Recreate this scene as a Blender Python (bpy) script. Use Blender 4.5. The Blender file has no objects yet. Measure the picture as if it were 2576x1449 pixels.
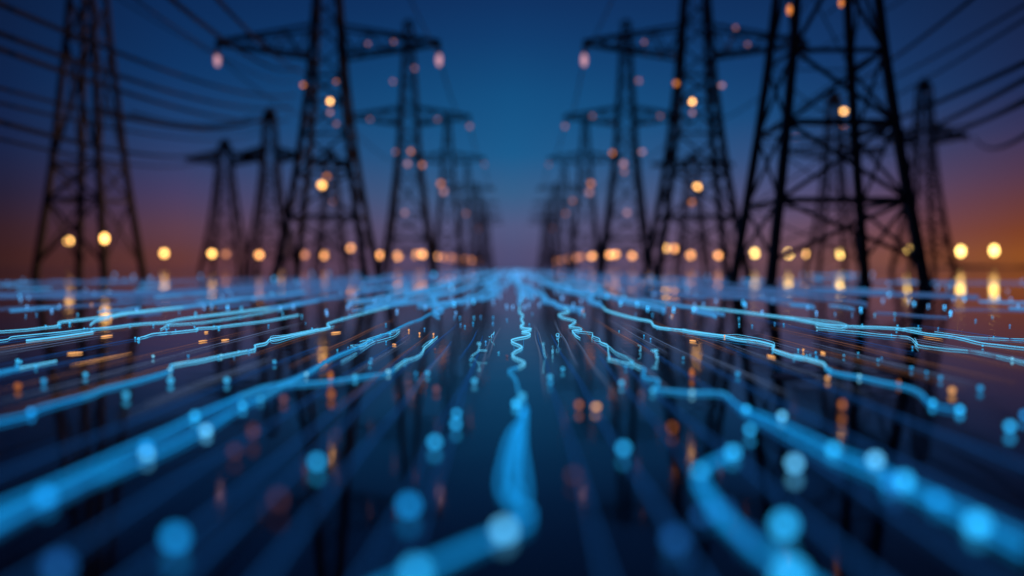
import bpy, math, random
from mathutils import Vector
random.seed(11)
sc = bpy.context.scene
COL = sc.collection
H = 1.5                      # eye height of the camera (m)
F = 2300.0                   # focal length in pixels of a 2575 px wide picture
U0, V0, HZ = 1287.5, 724.5, 672.0
TH = math.atan((V0 - HZ) / F)
CT, ST = math.cos(TH), math.sin(TH)

def ray(u, v):
    x, y = (u - U0) / F, (V0 - v) / F
    return Vector((x, CT + y * ST, -ST + y * CT))
def gp(u, v, z=0.0):         # picture point -> point on the level plane at height z
    d = ray(u, v); t = (z - H) / d.z
    return Vector((d.x * t, d.y * t, z))
def at(u, v, Y):             # picture point -> point at distance Y
    d = ray(u, v); t = Y / d.y
    return Vector((d.x * t, Y, H + d.z * t))
K = 0.8584
def zc(x0, y0):              # converter for coordinates read off an enlarged crop
    return lambda pts: [((x0 + p[0] / 2.574) * K, (y0 + p[1] / 2.574) * K) for p in pts]
R4, R5, R6 = zc(0, 500), zc(1000, 500), zc(2000, 500)
S1, S2, S3 = zc(0, 1000), zc(1000, 1000), zc(2000, 1000)

# ------------------------------------------------------------------ materials
def lin(c):
    return tuple((x / 255 / 12.92) if x / 255 <= 0.04045 else ((x / 255 + 0.055) / 1.055) ** 2.4 for x in c)
def glow(name, rgb, s):
    m = bpy.data.materials.new(name); m.use_nodes = True
    nt = m.node_tree; nt.nodes.clear()
    e = nt.nodes.new('ShaderNodeEmission'); o = nt.nodes.new('ShaderNodeOutputMaterial')
    e.inputs[0].default_value = (*rgb, 1); e.inputs[1].default_value = s
    nt.links.new(e.outputs[0], o.inputs[0])
    m.cycles.emission_sampling = 'NONE'
    return m
def solid(name, rgb, rough, metal=0.0, noise=0.0, scale=3.0):
    m = bpy.data.materials.new(name); m.use_nodes = True
    nt = m.node_tree; b = nt.nodes['Principled BSDF']
    b.inputs['Roughness'].default_value = rough; b.inputs['Metallic'].default_value = metal
    if noise:
        tc = nt.nodes.new('ShaderNodeTexCoord'); n = nt.nodes.new('ShaderNodeTexNoise')
        n.inputs['Scale'].default_value = scale; n.inputs['Detail'].default_value = 5
        r = nt.nodes.new('ShaderNodeValToRGB')
        r.color_ramp.elements[0].position = .3; r.color_ramp.elements[1].position = .7
        r.color_ramp.elements[0].color = (*[c * (1 - noise) for c in rgb], 1)
        r.color_ramp.elements[1].color = (*[c * (1 + noise) for c in rgb], 1)
        nt.links.new(tc.outputs['Object'], n.inputs['Vector'])
        nt.links.new(n.outputs['Fac'], r.inputs[0]); nt.links.new(r.outputs[0], b.inputs['Base Color'])
    else:
        b.inputs['Base Color'].default_value = (*rgb, 1)
    return m
BLUE = (0.045, 0.40, 0.86)
M = dict(
    steel=solid('weathered_steel', (.045, .036, .034), .55, .3, .35, .8),
    concrete=solid('concrete', (.10, .10, .10), .9, 0, .2, 2),
    glass=solid('insulator_glass', (.25, .16, .16), .2),
    cable=solid('cable_aluminium', (.022, .022, .03), .6),
    pole=solid('pole_paint', (.03, .03, .035), .6),
    trail=glow('trail_light', (0.018, .29, .68), 1.0),
    trail_hot=glow('trail_light_pale', (0.11, .55, .92), 1.15),
    trail_far=glow('trail_light_far', (0.05, .31, .72), 1.0),
    strand=glow('strand_light', (0.02, .17, .62), .40),
    strand_pale=glow('strand_light_pale', (.24, .36, .66), .42),
    strand_warm=glow('strand_light_warm', (.85, .36, .20), .24),
    trail_near=glow('trail_light_near', (0.006, .235, .62), 1.5),
    trail_near_pale=glow('trail_light_near_pale', (0.03, .40, .82), 2.4),
    trail_dim=glow('trail_light_dim', (0.085, .24, .62), .55),
    bulb_far=glow('bulb_far_light', (0.04, .40, .85), 4.5),
    bulb_far_dim=glow('bulb_far_dim_light', (0.10, .36, .80), 2.4),
    bulb_s=glow('bulb_strong', (0.02, .37, .80), 2.9),
    bulb_mid_s=glow('bulb_mid_strong', (0.008, .27, .72), 2.5),
    bulb_dim_s=glow('bulb_dim_strong', (0.012, .12, .42), 1.7),
    bulb_white_s=glow('bulb_white_strong', (0.10, .48, .86), 2.9),
    amber_bulb_s=glow('amber_strong', (1.0, .46, .16), 1.9),
    orange_bulb_s=glow('orange_strong', (.75, .22, .06), 0.95),
    pink_bulb_s=glow('pink_strong', (.55, .20, .24), .32),
    bulb=glow('bulb_light', (0.045, .45, .86), 1.2),
    bulb_mid=glow('bulb_light_mid', (0.02, .36, .80), 1.05),
    bulb_dim=glow('bulb_light_dim', (0.02, .15, .45), .8),
    bulb_white=glow('bulb_light_white', (0.20, .62, .92), 1.25),
    stem=glow('stem_light', (0.04, .32, .75), .45),
    amber_bulb=glow('amber_bulb_light', (1.0, .46, .16), 1.0),
    orange_bulb=glow('orange_bulb_light', (.75, .22, .06), .6),
    pink_bulb=glow('pink_bulb_light', (.50, .20, .24), .42),
    lamp_gold=glow('lamp_gold', (1.0, .62, .17), 8.5),
    lamp_amber=glow('lamp_amber', (1.0, .50, .13), 6.8),
    lamp_orange=glow('lamp_orange', (1.0, .40, .12), 4.6),
    lamp_faint=glow('lamp_faint', (1.0, .36, .17), 1.5),
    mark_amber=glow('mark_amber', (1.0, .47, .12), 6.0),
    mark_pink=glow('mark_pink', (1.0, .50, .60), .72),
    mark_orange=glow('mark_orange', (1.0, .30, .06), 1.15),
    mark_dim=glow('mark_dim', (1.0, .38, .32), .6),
)

# ------------------------------------------------------------------ mesh helpers
class MB:
    def __init__(s): s.v = []; s.f = []
    def tube(s, pts, rad, n=6, cap=True):
        pts = [Vector(p) for p in pts]
        if not hasattr(rad, '__len__'): rad = [rad] * len(pts)
        rings = []; prev = None
        for i, p in enumerate(pts):
            t = pts[min(i + 1, len(pts) - 1)] - pts[max(i - 1, 0)]
            if t.length < 1e-9: t = Vector((0, 1, 0))
            t.normalize()
            if prev is None:
                a = Vector((0, 0, 1)) if abs(t.z) < .95 else Vector((0, 1, 0))
            else: a = prev
            a = (a - t * a.dot(t)); a.normalize(); prev = a
            b = t.cross(a); base = len(s.v)
            for k in range(n):
                an = 2 * math.pi * (k + .5) / n
                s.v.append(p + (a * math.cos(an) + b * math.sin(an)) * rad[i])
            rings.append(base)
        for r0, r1 in zip(rings, rings[1:]):
            for k in range(n):
                s.f.append((r0 + k, r0 + (k + 1) % n, r1 + (k + 1) % n, r1 + k))
        if cap:
            s.f.append(tuple(rings[0] + k for k in reversed(range(n))))
            s.f.append(tuple(rings[-1] + k for k in range(n)))
    def bar(s, p, q, w): s.tube([p, q], w * .7071, 4)
    def ball(s, c, r, sz=1.0, nu=12, nv=8):
        c = Vector(c); base = len(s.v)
        s.v.append(c + Vector((0, 0, r * sz)))
        for j in range(1, nv):
            ph = math.pi * j / nv
            for i in range(nu):
                th = 2 * math.pi * i / nu
                s.v.append(c + Vector((r * math.sin(ph) * math.cos(th), r * math.sin(ph) * math.sin(th), r * sz * math.cos(ph))))
        s.v.append(c - Vector((0, 0, r * sz))); e = len(s.v) - 1
        for i in range(nu):
            s.f.append((base, base + 1 + i, base + 1 + (i + 1) % nu))
            for j in range(nv - 2):
                a = base + 1 + j * nu
                s.f.append((a + i, a + nu + i, a + nu + (i + 1) % nu, a + (i + 1) % nu))
            a = base + 1 + (nv - 2) * nu
            s.f.append((a + i, e, a + (i + 1) % nu))
    def lathe(s, c, prof, n=12):
        c = Vector(c); rings = []
        for r, z in prof:
            rings.append(len(s.v))
            for k in range(n):
                a = 2 * math.pi * k / n
                s.v.append(c + Vector((r * math.cos(a), r * math.sin(a), z)))
        for r0, r1 in zip(rings, rings[1:]):
            for k in range(n): s.f.append((r0 + k, r0 + (k + 1) % n, r1 + (k + 1) % n, r1 + k))
        s.f.append(tuple(rings[0] + k for k in reversed(range(n)))); s.f.append(tuple(rings[-1] + k for k in range(n)))
    def build(s, name, mat, parent=None, smooth=False, origin=None):
        o = Vector(origin) if origin is not None else Vector((0, 0, 0))
        me = bpy.data.meshes.new(name)
        me.from_pydata([v - o for v in s.v], [], s.f)
        if smooth: me.polygons.foreach_set('use_smooth', [True] * len(me.polygons))
        me.materials.append(mat)
        ob = bpy.data.objects.new(name, me); COL.objects.link(ob)
        if parent is not None:
            ob.parent = parent
        ob.location = o
        return ob
def tag(o, label=None, cat=None, group=None, kind=None):
    if label: o['label'] = label
    if cat: o['category'] = cat
    if group: o['group'] = group
    if kind: o['kind'] = kind
    return o
def empty(name, loc):
    o = bpy.data.objects.new(name, None); COL.objects.link(o); o.location = loc; o.empty_display_size = .2
    return o
ORD = 'first second third fourth fifth sixth seventh eighth ninth tenth eleventh twelfth thirteenth fourteenth fifteenth sixteenth seventeenth eighteenth nineteenth twentieth'.split()
ORD += ['twenty-' + w for w in ORD[:9]] + ['thirtieth'] + ['thirty-' + w for w in ORD[:9]] + ['fortieth'] + ['forty-' + w for w in ORD[:9]]

# ------------------------------------------------------------------ sky
SUN_AZ, SUN_EL = math.radians(46), math.radians(1.6)
w = bpy.data.worlds.new('World'); sc.world = w; w.use_nodes = True
nt = w.node_tree; nt.nodes.clear(); N = nt.nodes.new; Lk = nt.links.new
def math_node(op, a, b=None):
    n = N('ShaderNodeMath'); n.operation = op
    for i, x in enumerate((a, b)):
        if x is None: continue
        if isinstance(x, (int, float)): n.inputs[i].default_value = x
        else: Lk(x, n.inputs[i])
    return n.outputs[0]
tc = N('ShaderNodeTexCoord'); sep = N('ShaderNodeSeparateXYZ'); Lk(tc.outputs['Generated'], sep.inputs[0])
elev = math_node('MULTIPLY', math_node('ARCSINE', sep.outputs[2]), 180 / math.pi)
az = math_node('MULTIPLY', math_node('ARCTAN2', sep.outputs[0], sep.outputs[1]), 180 / math.pi)
ef = math_node('POWER', math_node('MAXIMUM', math_node('DIVIDE', elev, 90.0), 0.0), 0.5)   # finer steps near the horizon
def ramp(stops):
    r = N('ShaderNodeValToRGB'); cr = r.color_ramp
    while len(cr.elements) > 1: cr.elements.remove(cr.elements[0])
    for i, (e, c) in enumerate(stops):
        p = math.sqrt(max(0, e) / 90)
        el = cr.elements[0] if i == 0 else cr.elements.new(p)
        el.position = p; el.color = (*lin(c), 1)
    Lk(ef, r.inputs[0]); return r.outputs[0]
RAMPS = [
 (-29, [(0, (62, 34, 34)), (.8, (62, 33, 34)), (2.2, (56, 33, 42)), (4.2, (38, 33, 58)), (6.5, (25, 36, 72)), (10, (14, 36, 76)), (16.5, (10, 28, 62)), (35, (7, 18, 44)), (90, (5, 12, 32))]),
 (-20, [(0, (102, 56, 56)), (.8, (104, 60, 60)), (2.4, (96, 64, 82)), (4.5, (72, 64, 104)), (6.5, (48, 66, 112)), (8.5, (28, 64, 114)), (11.5, (14, 54, 104)), (16.5, (10, 40, 86)), (35, (7, 20, 50)), (90, (5, 12, 34))]),
 (0, [(0, (78, 76, 116)), (1, (82, 82, 122)), (2.5, (84, 92, 134)), (4.5, (56, 98, 142)), (7, (26, 94, 146)), (10.5, (18, 82, 134)), (14, (15, 62, 114)), (16.5, (14, 50, 100)), (25, (9, 32, 72)), (50, (6, 18, 46)), (90, (5, 12, 34))]),
 (18, [(0, (112, 74, 78)), (.8, (116, 78, 84)), (2.4, (106, 80, 104)), (4.5, (82, 80, 122)), (6.5, (54, 78, 126)), (9, (24, 72, 124)), (12, (16, 58, 110)), (16.5, (12, 44, 90)), (35, (7, 22, 54)), (90, (5, 12, 34))]),
 (29, [(0, (128, 72, 40)), (.7, (146, 80, 38)), (2.0, (126, 64, 42)), (3.6, (104, 58, 64)), (5.2, (82, 56, 82)), (7.5, (52, 52, 92)), (10, (22, 44, 88)), (16.5, (11, 29, 64)), (35, (8, 18, 46)), (90, (5, 12, 34))]),
 (46, [(0, (190, 100, 40)), (1, (196, 108, 44)), (3, (140, 72, 52)), (6, (76, 54, 80)), (10, (26, 40, 80)), (17, (11, 26, 60)), (35, (8, 18, 46)), (90, (5, 12, 34))]),
 (120, [(0, (46, 40, 62)), (4, (30, 38, 72)), (12, (12, 26, 60)), (35, (7, 16, 42)), (90, (5, 12, 34))]),
]
prev_a, prev_c = RAMPS[0][0], ramp(RAMPS[0][1])
for a, st in RAMPS[1:]:
    c = ramp(st)
    mr = N('ShaderNodeMapRange'); mr.interpolation_type = 'SMOOTHSTEP' if abs(a) > 60 else 'LINEAR'
    Lk(az, mr.inputs[0]); mr.inputs[1].default_value = prev_a; mr.inputs[2].default_value = a
    mx = N('ShaderNodeMix'); mx.data_type = 'RGBA'
    Lk(mr.outputs[0], mx.inputs[0]); Lk(prev_c, mx.inputs[6]); Lk(c, mx.inputs[7])
    prev_a, prev_c = a, mx.outputs[2]
bg = N('ShaderNodeBackground'); bg.inputs[1].default_value = 0.94; Lk(prev_c, bg.inputs[0])
sky = N('ShaderNodeTexSky'); sky.sky_type = 'NISHITA'; sky.sun_disc = False
sky.sun_elevation = SUN_EL; sky.sun_rotation = SUN_AZ; sky.dust_density = 2
bg2 = N('ShaderNodeBackground'); bg2.inputs[1].default_value = 0.0008; Lk(sky.outputs[0], bg2.inputs[0])
ad = N('ShaderNodeAddShader'); Lk(bg.outputs[0], ad.inputs[0]); Lk(bg2.outputs[0], ad.inputs[1])
wo = N('ShaderNodeOutputWorld'); Lk(ad.outputs[0], wo.inputs[0])

sl = bpy.data.lights.new('sun', 'SUN'); sl.energy = 0.30; sl.angle = math.radians(.5); sl.color = (1, .50, .24)
so = bpy.data.objects.new('sun', sl); COL.objects.link(so)
sd = Vector((math.sin(SUN_AZ) * math.cos(SUN_EL), math.cos(SUN_AZ) * math.cos(SUN_EL), math.sin(SUN_EL)))
so.rotation_euler = (-sd).to_track_quat('-Z', 'Y').to_euler(); so.location = (300, 300, 60)

# ------------------------------------------------------------------ ground
gm = bpy.data.materials.new('wet_black_ground'); gm.use_nodes = True
g = gm.node_tree; gb = g.nodes['Principled BSDF']
gb.inputs['Base Color'].default_value = (.004, .006, .014, 1)
gb.inputs['IOR'].default_value = 1.52
geo = g.nodes.new('ShaderNodeNewGeometry')
mp = g.nodes.new('ShaderNodeMapping'); mp.inputs['Scale'].default_value = (.9, .35, 1)
g.links.new(geo.outputs['Position'], mp.inputs['Vector'])
n1 = g.nodes.new('ShaderNodeTexNoise'); n1.inputs['Scale'].default_value = .5; n1.inputs['Detail'].default_value = 6
g.links.new(mp.outputs[0], n1.inputs['Vector'])
mr = g.nodes.new('ShaderNodeMapRange'); mr.inputs[1].default_value = .3; mr.inputs[2].default_value = .7
mr.inputs[3].default_value = .038; mr.inputs[4].default_value = .078
g.links.new(n1.outputs['Fac'], mr.inputs[0]); g.links.new(mr.outputs[0], gb.inputs['Roughness'])
n2 = g.nodes.new('ShaderNodeTexNoise'); n2.inputs['Scale'].default_value = 1.3; n2.inputs['Detail'].default_value = 3
g.links.new(geo.outputs['Position'], n2.inputs['Vector'])
bp = g.nodes.new('ShaderNodeBump'); bp.inputs['Strength'].default_value = .02; bp.inputs['Distance'].default_value = .15
g.links.new(n2.outputs['Fac'], bp.inputs['Height']); g.links.new(bp.outputs[0], gb.inputs['Normal'])
mb = MB(); R = 9000
mb.v = [Vector((-R, -300, 0)), Vector((R, -300, 0)), Vector((R, R, 0)), Vector((-R, R, 0))]; mb.f = [(0, 1, 2, 3)]
tag(mb.build('ground', gm), 'flat black wet ground mirroring the dusk sky', None, None, 'structure')

# low dark land on the horizon to the right
mb = MB()
def hump(cx, cy, wx, wy, hz):
    n, m_ = 40, 8; base = len(mb.v)
    for i in range(n + 1):
        for j in range(m_ + 1):
            a, b = i / n * 2 - 1, j / m_ * 2 - 1
            z = hz * max(0, 1 - a * a) * max(0, 1 - b * b) * (.75 + .25 * math.sin(9 * a + cx) * math.cos(4 * a)) - .05
            mb.v.append(Vector((cx + a * wx, cy + b * wy, z)))
    for i in range(n):
        for j in range(m_):
            a = base + i * (m_ + 1) + j
            mb.f.append((a, a + m_ + 1, a + m_ + 2, a + 1))
hump(745, 1500, 62, 60, 6.5); hump(880, 1500, 55, 60, 8.5); hump(1000, 1600, 70, 60, 9)
tag(mb.build('hills', solid('dark_scrub', (.02, .018, .016), .95, 0, .4, .05), smooth=True), 'low dark land on the horizon at the right', None, None, 'structure')

# ------------------------------------------------------------------ pylons
PYL = {}
def lerp(a, b, t): return a + (b - a) * t
def pylon(key, u, b, label, ha=20.4, ht=31, arm=9.7, panels=(0, 5.3, 9, 12.2, 15, 17.2), foot=True, leg=.24, brace=.13, yaw=0, lamps=(), tips=('', ''), fine=True, base=3.82, blunt=0):
    dn = H * F / b; s = 2 * base * H
    X = (u - U0) / F * dn
    root = empty('transmission_pylon', (X, dn + s / 2, 0)); root.rotation_euler.z = math.radians(yaw)
    tag(root, label, 'pylon', 'lattice pylons of the power line')
    PYL[key] = (X, dn + s / 2, ha * H, arm * H)
    hw = ha * .86
    def half(z):             # half width of the body at height z (in eye heights)
        if z <= hw:
            t = z / hw; return lerp(base, 1.42, t) - .22 * math.sin(math.pi * t)
        return lerp(1.42, .55 + .3 * blunt, (z - hw) / (ht - hw))
    def P(i, z):
        sx, sy = ((-1, -1), (1, -1), (1, 1), (-1, 1))[i % 4]
        q = half(z); return Vector((sx * q * H, sy * q * H, z * H))
    pan = [p / 17.2 * hw * 1.0 if p > 12 else p for p in panels]
    lev = list(pan); z = lev[-1]
    while z < ht - 1.6:
        z += max(1.35, half(z) * 1.75); lev.append(min(z, ht - .4))
    for i in range(4):
        m_ = MB(); zs = sorted(set([0.0] + lev + [ht]))
        m_.tube([P(i, z) for z in zs], [lerp(leg, leg * .55, z / ht) * H * .7071 for z in zs], 4)
        lg = m_.build('leg', M['steel'], root)
        if foot:
            f_ = MB(); p = P(i, 0)
            f_.lathe(p, [(.42 * H, -.02), (.42 * H, .10 * H), (.30 * H, .14 * H), (.30 * H, .34 * H)], 8)
            f_.build('footing', M['concrete'], lg)
            f2 = MB(); p = P(i, 1.35)
            f2.lathe(p, [(.30 * H, -.05 * H), (.30 * H, .05 * H)], 6); f2.build('flange', M['steel'], lg)
    br = MB(); bw = brace * H
    for k, (z0, z1) in enumerate(zip(lev, lev[1:])):
        zb = z0 + (1.35 if k == 0 else 0)
        for i in range(4):
            fw = bw * (1.15, .85, .38, .85)[i] * (1 if z0 < hw else .8)
            br.bar(P(i, zb), P(i + 1, z1), fw); br.bar(P(i + 1, zb), P(i, z1), fw)
            if z1 <= hw or k % 2 == 0: br.bar(P(i, z1), P(i + 1, z1), fw * (1.6 if z1 < 9 else 1.1))
            if fine and z1 < hw and k < 3:       # secondary members between leg and brace
                zm = (zb + z1) / 2; c = (P(i, zm) + P(i + 1, zm)) / 2
                br.bar(P(i, lerp(zb, z1, .26)), lerp(P(i, zb), P(i + 1, z1), .26), bw * .6)
                br.bar(P(i + 1, lerp(zb, z1, .26)), lerp(P(i + 1, zb), P(i, z1), .26), bw * .6)
    br.build('bracing', M['steel'], root)
    za, zt2 = ha - 1.0, ha + 1.55
    for sgn in (-1, 1):
        c = MB(); n = 7; tip = Vector((sgn * arm * H, 0, (ha + .15) * H)); cw = brace * H * (1.35 + .9 * blunt)
        lo = [[], []]; up = [[], []]
        for q, sy in enumerate((-1, 1)):
            b0 = Vector((sgn * half(za) * H, sy * half(za) * H, za * H)); t0 = Vector((sgn * half(zt2) * H, sy * half(zt2) * H, zt2 * H))
            e0 = tip + Vector((0, sy * .15 * H, -.12 * H)); e1 = tip + Vector((0, sy * .15 * H, .22 * H))
            for k in range(n + 1):
                t = k / n; lo[q].append(lerp(b0, e0, t)); up[q].append(lerp(t0, e1, t))
            c.bar(lo[q][0], lo[q][-1], cw); c.bar(up[q][0], up[q][-1], cw)
            for k in range(n):
                c.bar(lo[q][k], up[q][k + 1], cw * .6) if k % 2 else c.bar(up[q][k], lo[q][k + 1], cw * .6)
                if fine: c.bar(lo[q][k + 1], up[q][k + 1], cw * .55)
        for k in range(1, n + 1):
            c.bar(lo[0][k], lo[1][k - 1], cw * .55); c.bar(lo[0][k], lo[1][k], cw * .55)
            if fine: c.bar(up[0][k], up[1][k - 1], cw * .5)
        c.bar(lo[0][-1], up[0][-1], cw); c.bar(lo[1][-1], up[1][-1], cw); c.bar(lo[0][-1], lo[1][-1], cw); c.bar(up[0][-1], up[1][-1], cw)
        arm_o = c.build('crossarm', M['steel'], root)
        ins = MB(); prof = [(.05 * H, 0)]
        for k in range(7):
            z = -.12 * H - k * .11 * H; prof += [(.05 * H, z), (.2 * H, z - .03 * H), (.2 * H, z - .06 * H), (.05 * H, z - .1 * H)]
        prof += [(.05 * H, -1.05 * H)]
        ins.lathe(tip, list(reversed(prof)), 10)
        io = ins.build('insulator', M['glass'], arm_o)
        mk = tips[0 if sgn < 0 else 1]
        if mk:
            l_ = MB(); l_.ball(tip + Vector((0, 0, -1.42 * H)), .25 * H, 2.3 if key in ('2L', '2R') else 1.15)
            l_.build('insulator_glint', M['mark_' + mk], arm_o, True)  # light caught by the insulator, put in as a glowing ball
    pk = MB()
    for i in range(4): pk.bar(P(i, ht), Vector((0, 0, (ht + 1.2) * H)), brace * H)
    for i in range(4): pk.bar(P(i, ht), P(i + 1, ht), brace * H * 1.3)
    pk.tube([(-.95 * H, 0, (ht + .2) * H), (-.6 * H, 0, (ht + .9) * H), (0, 0, (ht + 1.25) * H), (.6 * H, 0, (ht + .9) * H), (.95 * H, 0, (ht + .2) * H)], .13 * H, 6)
    if blunt: pk.lathe((0, 0, (ht - 1.2) * H), [(.6 * H, 0), (.9 * H, .5 * H), (.95 * H, 1.7 * H), (.55 * H, 2.3 * H), (.15 * H, 2.6 * H)], 8)
    pk.build('peak', M['steel'], root)
    rot = root.rotation_euler.to_matrix().to_3x3().inverted()
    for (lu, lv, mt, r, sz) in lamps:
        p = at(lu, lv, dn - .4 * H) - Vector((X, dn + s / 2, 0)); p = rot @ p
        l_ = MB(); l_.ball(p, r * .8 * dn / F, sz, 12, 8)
        lp = l_.build('lamp_or_glint', M[mt], root, True)  # real lamps, plus glints on lit steel put in as glowing balls
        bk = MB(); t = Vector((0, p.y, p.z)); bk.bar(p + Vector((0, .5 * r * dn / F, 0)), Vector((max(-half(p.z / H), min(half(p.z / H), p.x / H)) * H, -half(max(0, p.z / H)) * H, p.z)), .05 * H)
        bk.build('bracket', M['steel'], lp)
    return root
A, PK, OR, DM = 'mark_amber', 'mark_pink', 'mark_orange', 'mark_dim'  # glow colours for lamps and for painted-in steel and insulator glints
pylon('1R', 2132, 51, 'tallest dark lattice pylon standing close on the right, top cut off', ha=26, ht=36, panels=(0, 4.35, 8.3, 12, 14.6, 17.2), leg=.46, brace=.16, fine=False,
      lamps=[(1985, 25, OR, 7, 2.2), (2115, 8, OR, 6, 2.0)])  # orange reflections on the upper steel, put in as glowing balls
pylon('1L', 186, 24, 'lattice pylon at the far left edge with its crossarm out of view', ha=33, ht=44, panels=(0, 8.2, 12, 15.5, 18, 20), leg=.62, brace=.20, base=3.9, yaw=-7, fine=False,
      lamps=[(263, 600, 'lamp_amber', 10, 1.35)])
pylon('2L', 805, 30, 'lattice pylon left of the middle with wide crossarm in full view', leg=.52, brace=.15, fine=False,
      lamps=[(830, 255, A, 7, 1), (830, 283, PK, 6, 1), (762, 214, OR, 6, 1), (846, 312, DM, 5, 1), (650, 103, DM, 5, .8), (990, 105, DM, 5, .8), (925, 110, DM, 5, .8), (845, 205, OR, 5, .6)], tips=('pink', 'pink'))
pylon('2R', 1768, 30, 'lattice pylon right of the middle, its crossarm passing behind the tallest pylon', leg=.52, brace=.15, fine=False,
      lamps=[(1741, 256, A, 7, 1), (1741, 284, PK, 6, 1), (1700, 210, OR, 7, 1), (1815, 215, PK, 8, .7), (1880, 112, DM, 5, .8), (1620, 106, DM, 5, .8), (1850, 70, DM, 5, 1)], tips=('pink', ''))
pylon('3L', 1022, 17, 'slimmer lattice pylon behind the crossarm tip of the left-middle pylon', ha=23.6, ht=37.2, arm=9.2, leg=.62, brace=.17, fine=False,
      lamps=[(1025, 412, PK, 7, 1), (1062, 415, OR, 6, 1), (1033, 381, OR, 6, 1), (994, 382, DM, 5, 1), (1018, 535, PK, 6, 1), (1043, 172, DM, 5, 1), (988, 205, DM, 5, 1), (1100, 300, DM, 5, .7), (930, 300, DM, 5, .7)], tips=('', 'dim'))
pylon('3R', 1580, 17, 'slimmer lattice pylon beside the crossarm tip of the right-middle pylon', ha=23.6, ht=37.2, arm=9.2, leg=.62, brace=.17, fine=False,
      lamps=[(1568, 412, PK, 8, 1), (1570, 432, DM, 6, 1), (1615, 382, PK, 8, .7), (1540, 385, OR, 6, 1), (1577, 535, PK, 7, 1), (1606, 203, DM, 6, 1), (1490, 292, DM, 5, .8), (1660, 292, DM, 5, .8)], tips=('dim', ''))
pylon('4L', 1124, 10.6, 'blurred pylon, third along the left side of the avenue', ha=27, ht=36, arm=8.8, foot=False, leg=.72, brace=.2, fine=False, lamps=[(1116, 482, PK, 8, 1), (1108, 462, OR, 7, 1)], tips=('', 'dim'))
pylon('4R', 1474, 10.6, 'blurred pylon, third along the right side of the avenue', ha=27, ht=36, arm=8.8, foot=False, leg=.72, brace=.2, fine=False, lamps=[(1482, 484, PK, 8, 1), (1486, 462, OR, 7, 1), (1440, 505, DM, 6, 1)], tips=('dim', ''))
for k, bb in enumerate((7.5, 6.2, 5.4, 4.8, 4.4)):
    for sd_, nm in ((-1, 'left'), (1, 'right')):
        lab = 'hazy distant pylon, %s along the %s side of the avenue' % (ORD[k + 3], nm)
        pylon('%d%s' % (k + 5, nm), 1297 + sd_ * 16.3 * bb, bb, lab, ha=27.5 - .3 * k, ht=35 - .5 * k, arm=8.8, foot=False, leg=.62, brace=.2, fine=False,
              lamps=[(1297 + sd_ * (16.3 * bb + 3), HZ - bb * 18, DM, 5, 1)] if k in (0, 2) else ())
pylon('OL1', 552, 13, 'far left blurred pylon with low crossarm near its top', ha=22.2, ht=25, arm=7.4, foot=False, leg=.62, brace=.2, fine=False, blunt=1)
pylon('OL2', 667, 14, 'blurred pylon between the far left pylon and the left-middle one, taller peak', ha=21.3, ht=29, arm=5.8, foot=False, leg=.62, brace=.2, fine=False, blunt=1)
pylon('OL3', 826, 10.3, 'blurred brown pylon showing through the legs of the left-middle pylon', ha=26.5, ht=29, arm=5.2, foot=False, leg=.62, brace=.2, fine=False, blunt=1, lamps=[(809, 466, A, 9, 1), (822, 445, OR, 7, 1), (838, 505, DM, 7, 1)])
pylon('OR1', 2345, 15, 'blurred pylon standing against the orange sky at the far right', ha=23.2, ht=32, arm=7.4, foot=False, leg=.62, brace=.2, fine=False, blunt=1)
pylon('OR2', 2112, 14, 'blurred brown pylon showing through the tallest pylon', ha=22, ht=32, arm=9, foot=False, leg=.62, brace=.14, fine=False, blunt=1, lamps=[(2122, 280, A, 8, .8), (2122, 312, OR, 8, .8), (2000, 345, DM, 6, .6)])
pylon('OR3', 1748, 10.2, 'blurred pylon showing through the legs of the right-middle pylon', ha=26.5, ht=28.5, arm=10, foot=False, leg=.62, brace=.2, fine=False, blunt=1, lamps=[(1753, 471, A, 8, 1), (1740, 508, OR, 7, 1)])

# ------------------------------------------------------------------ power cables
def cable(p, q, sag, label, r=.11, n=26):
    m_ = MB(); pts = []
    for k in range(n + 1):
        t = k / n; v = lerp(p, q, t); pts.append(v - Vector((0, 0, sag * 4 * t * (1 - t))))
    m_.tube(pts, r, 5)
    tag(m_.build('power_cable', M['cable'], None, True, origin=p), label, 'cable', 'power cables')
def tipof(key, sgn):
    X, Y, z, a = PYL[key]; return Vector((X + sgn * a, Y, z + .2 - 1.05 * H))
row = {-1: ['2L', '3L', '4L', '5left', '6left', '7left'], 1: ['2R', '3R', '4R', '5right', '6right', '7right']}
sname = {-1: 'left', 1: 'right'}
for sd_ in (-1, 1):
    for q in (-1, 1):
        edge = 'inner' if q == -sd_ else 'outer'
        for k in range(3):
            cable(tipof(row[sd_][k], q), tipof(row[sd_][k + 1], q), 3.0,
                  'dark power cable along the %s avenue row, %s side, %s span from the front' % (sname[sd_], edge, ORD[k]), r=.10 + .03 * k)
        p = tipof(row[sd_][0], q)
        cable(Vector((p.x + sd_ * 2, 22, p.z + 3)), p, 2.2, 'dark power cable coming overhead to the %s crossarm tip of the %s-middle pylon' % (edge, sname[sd_]), r=.07)
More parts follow.
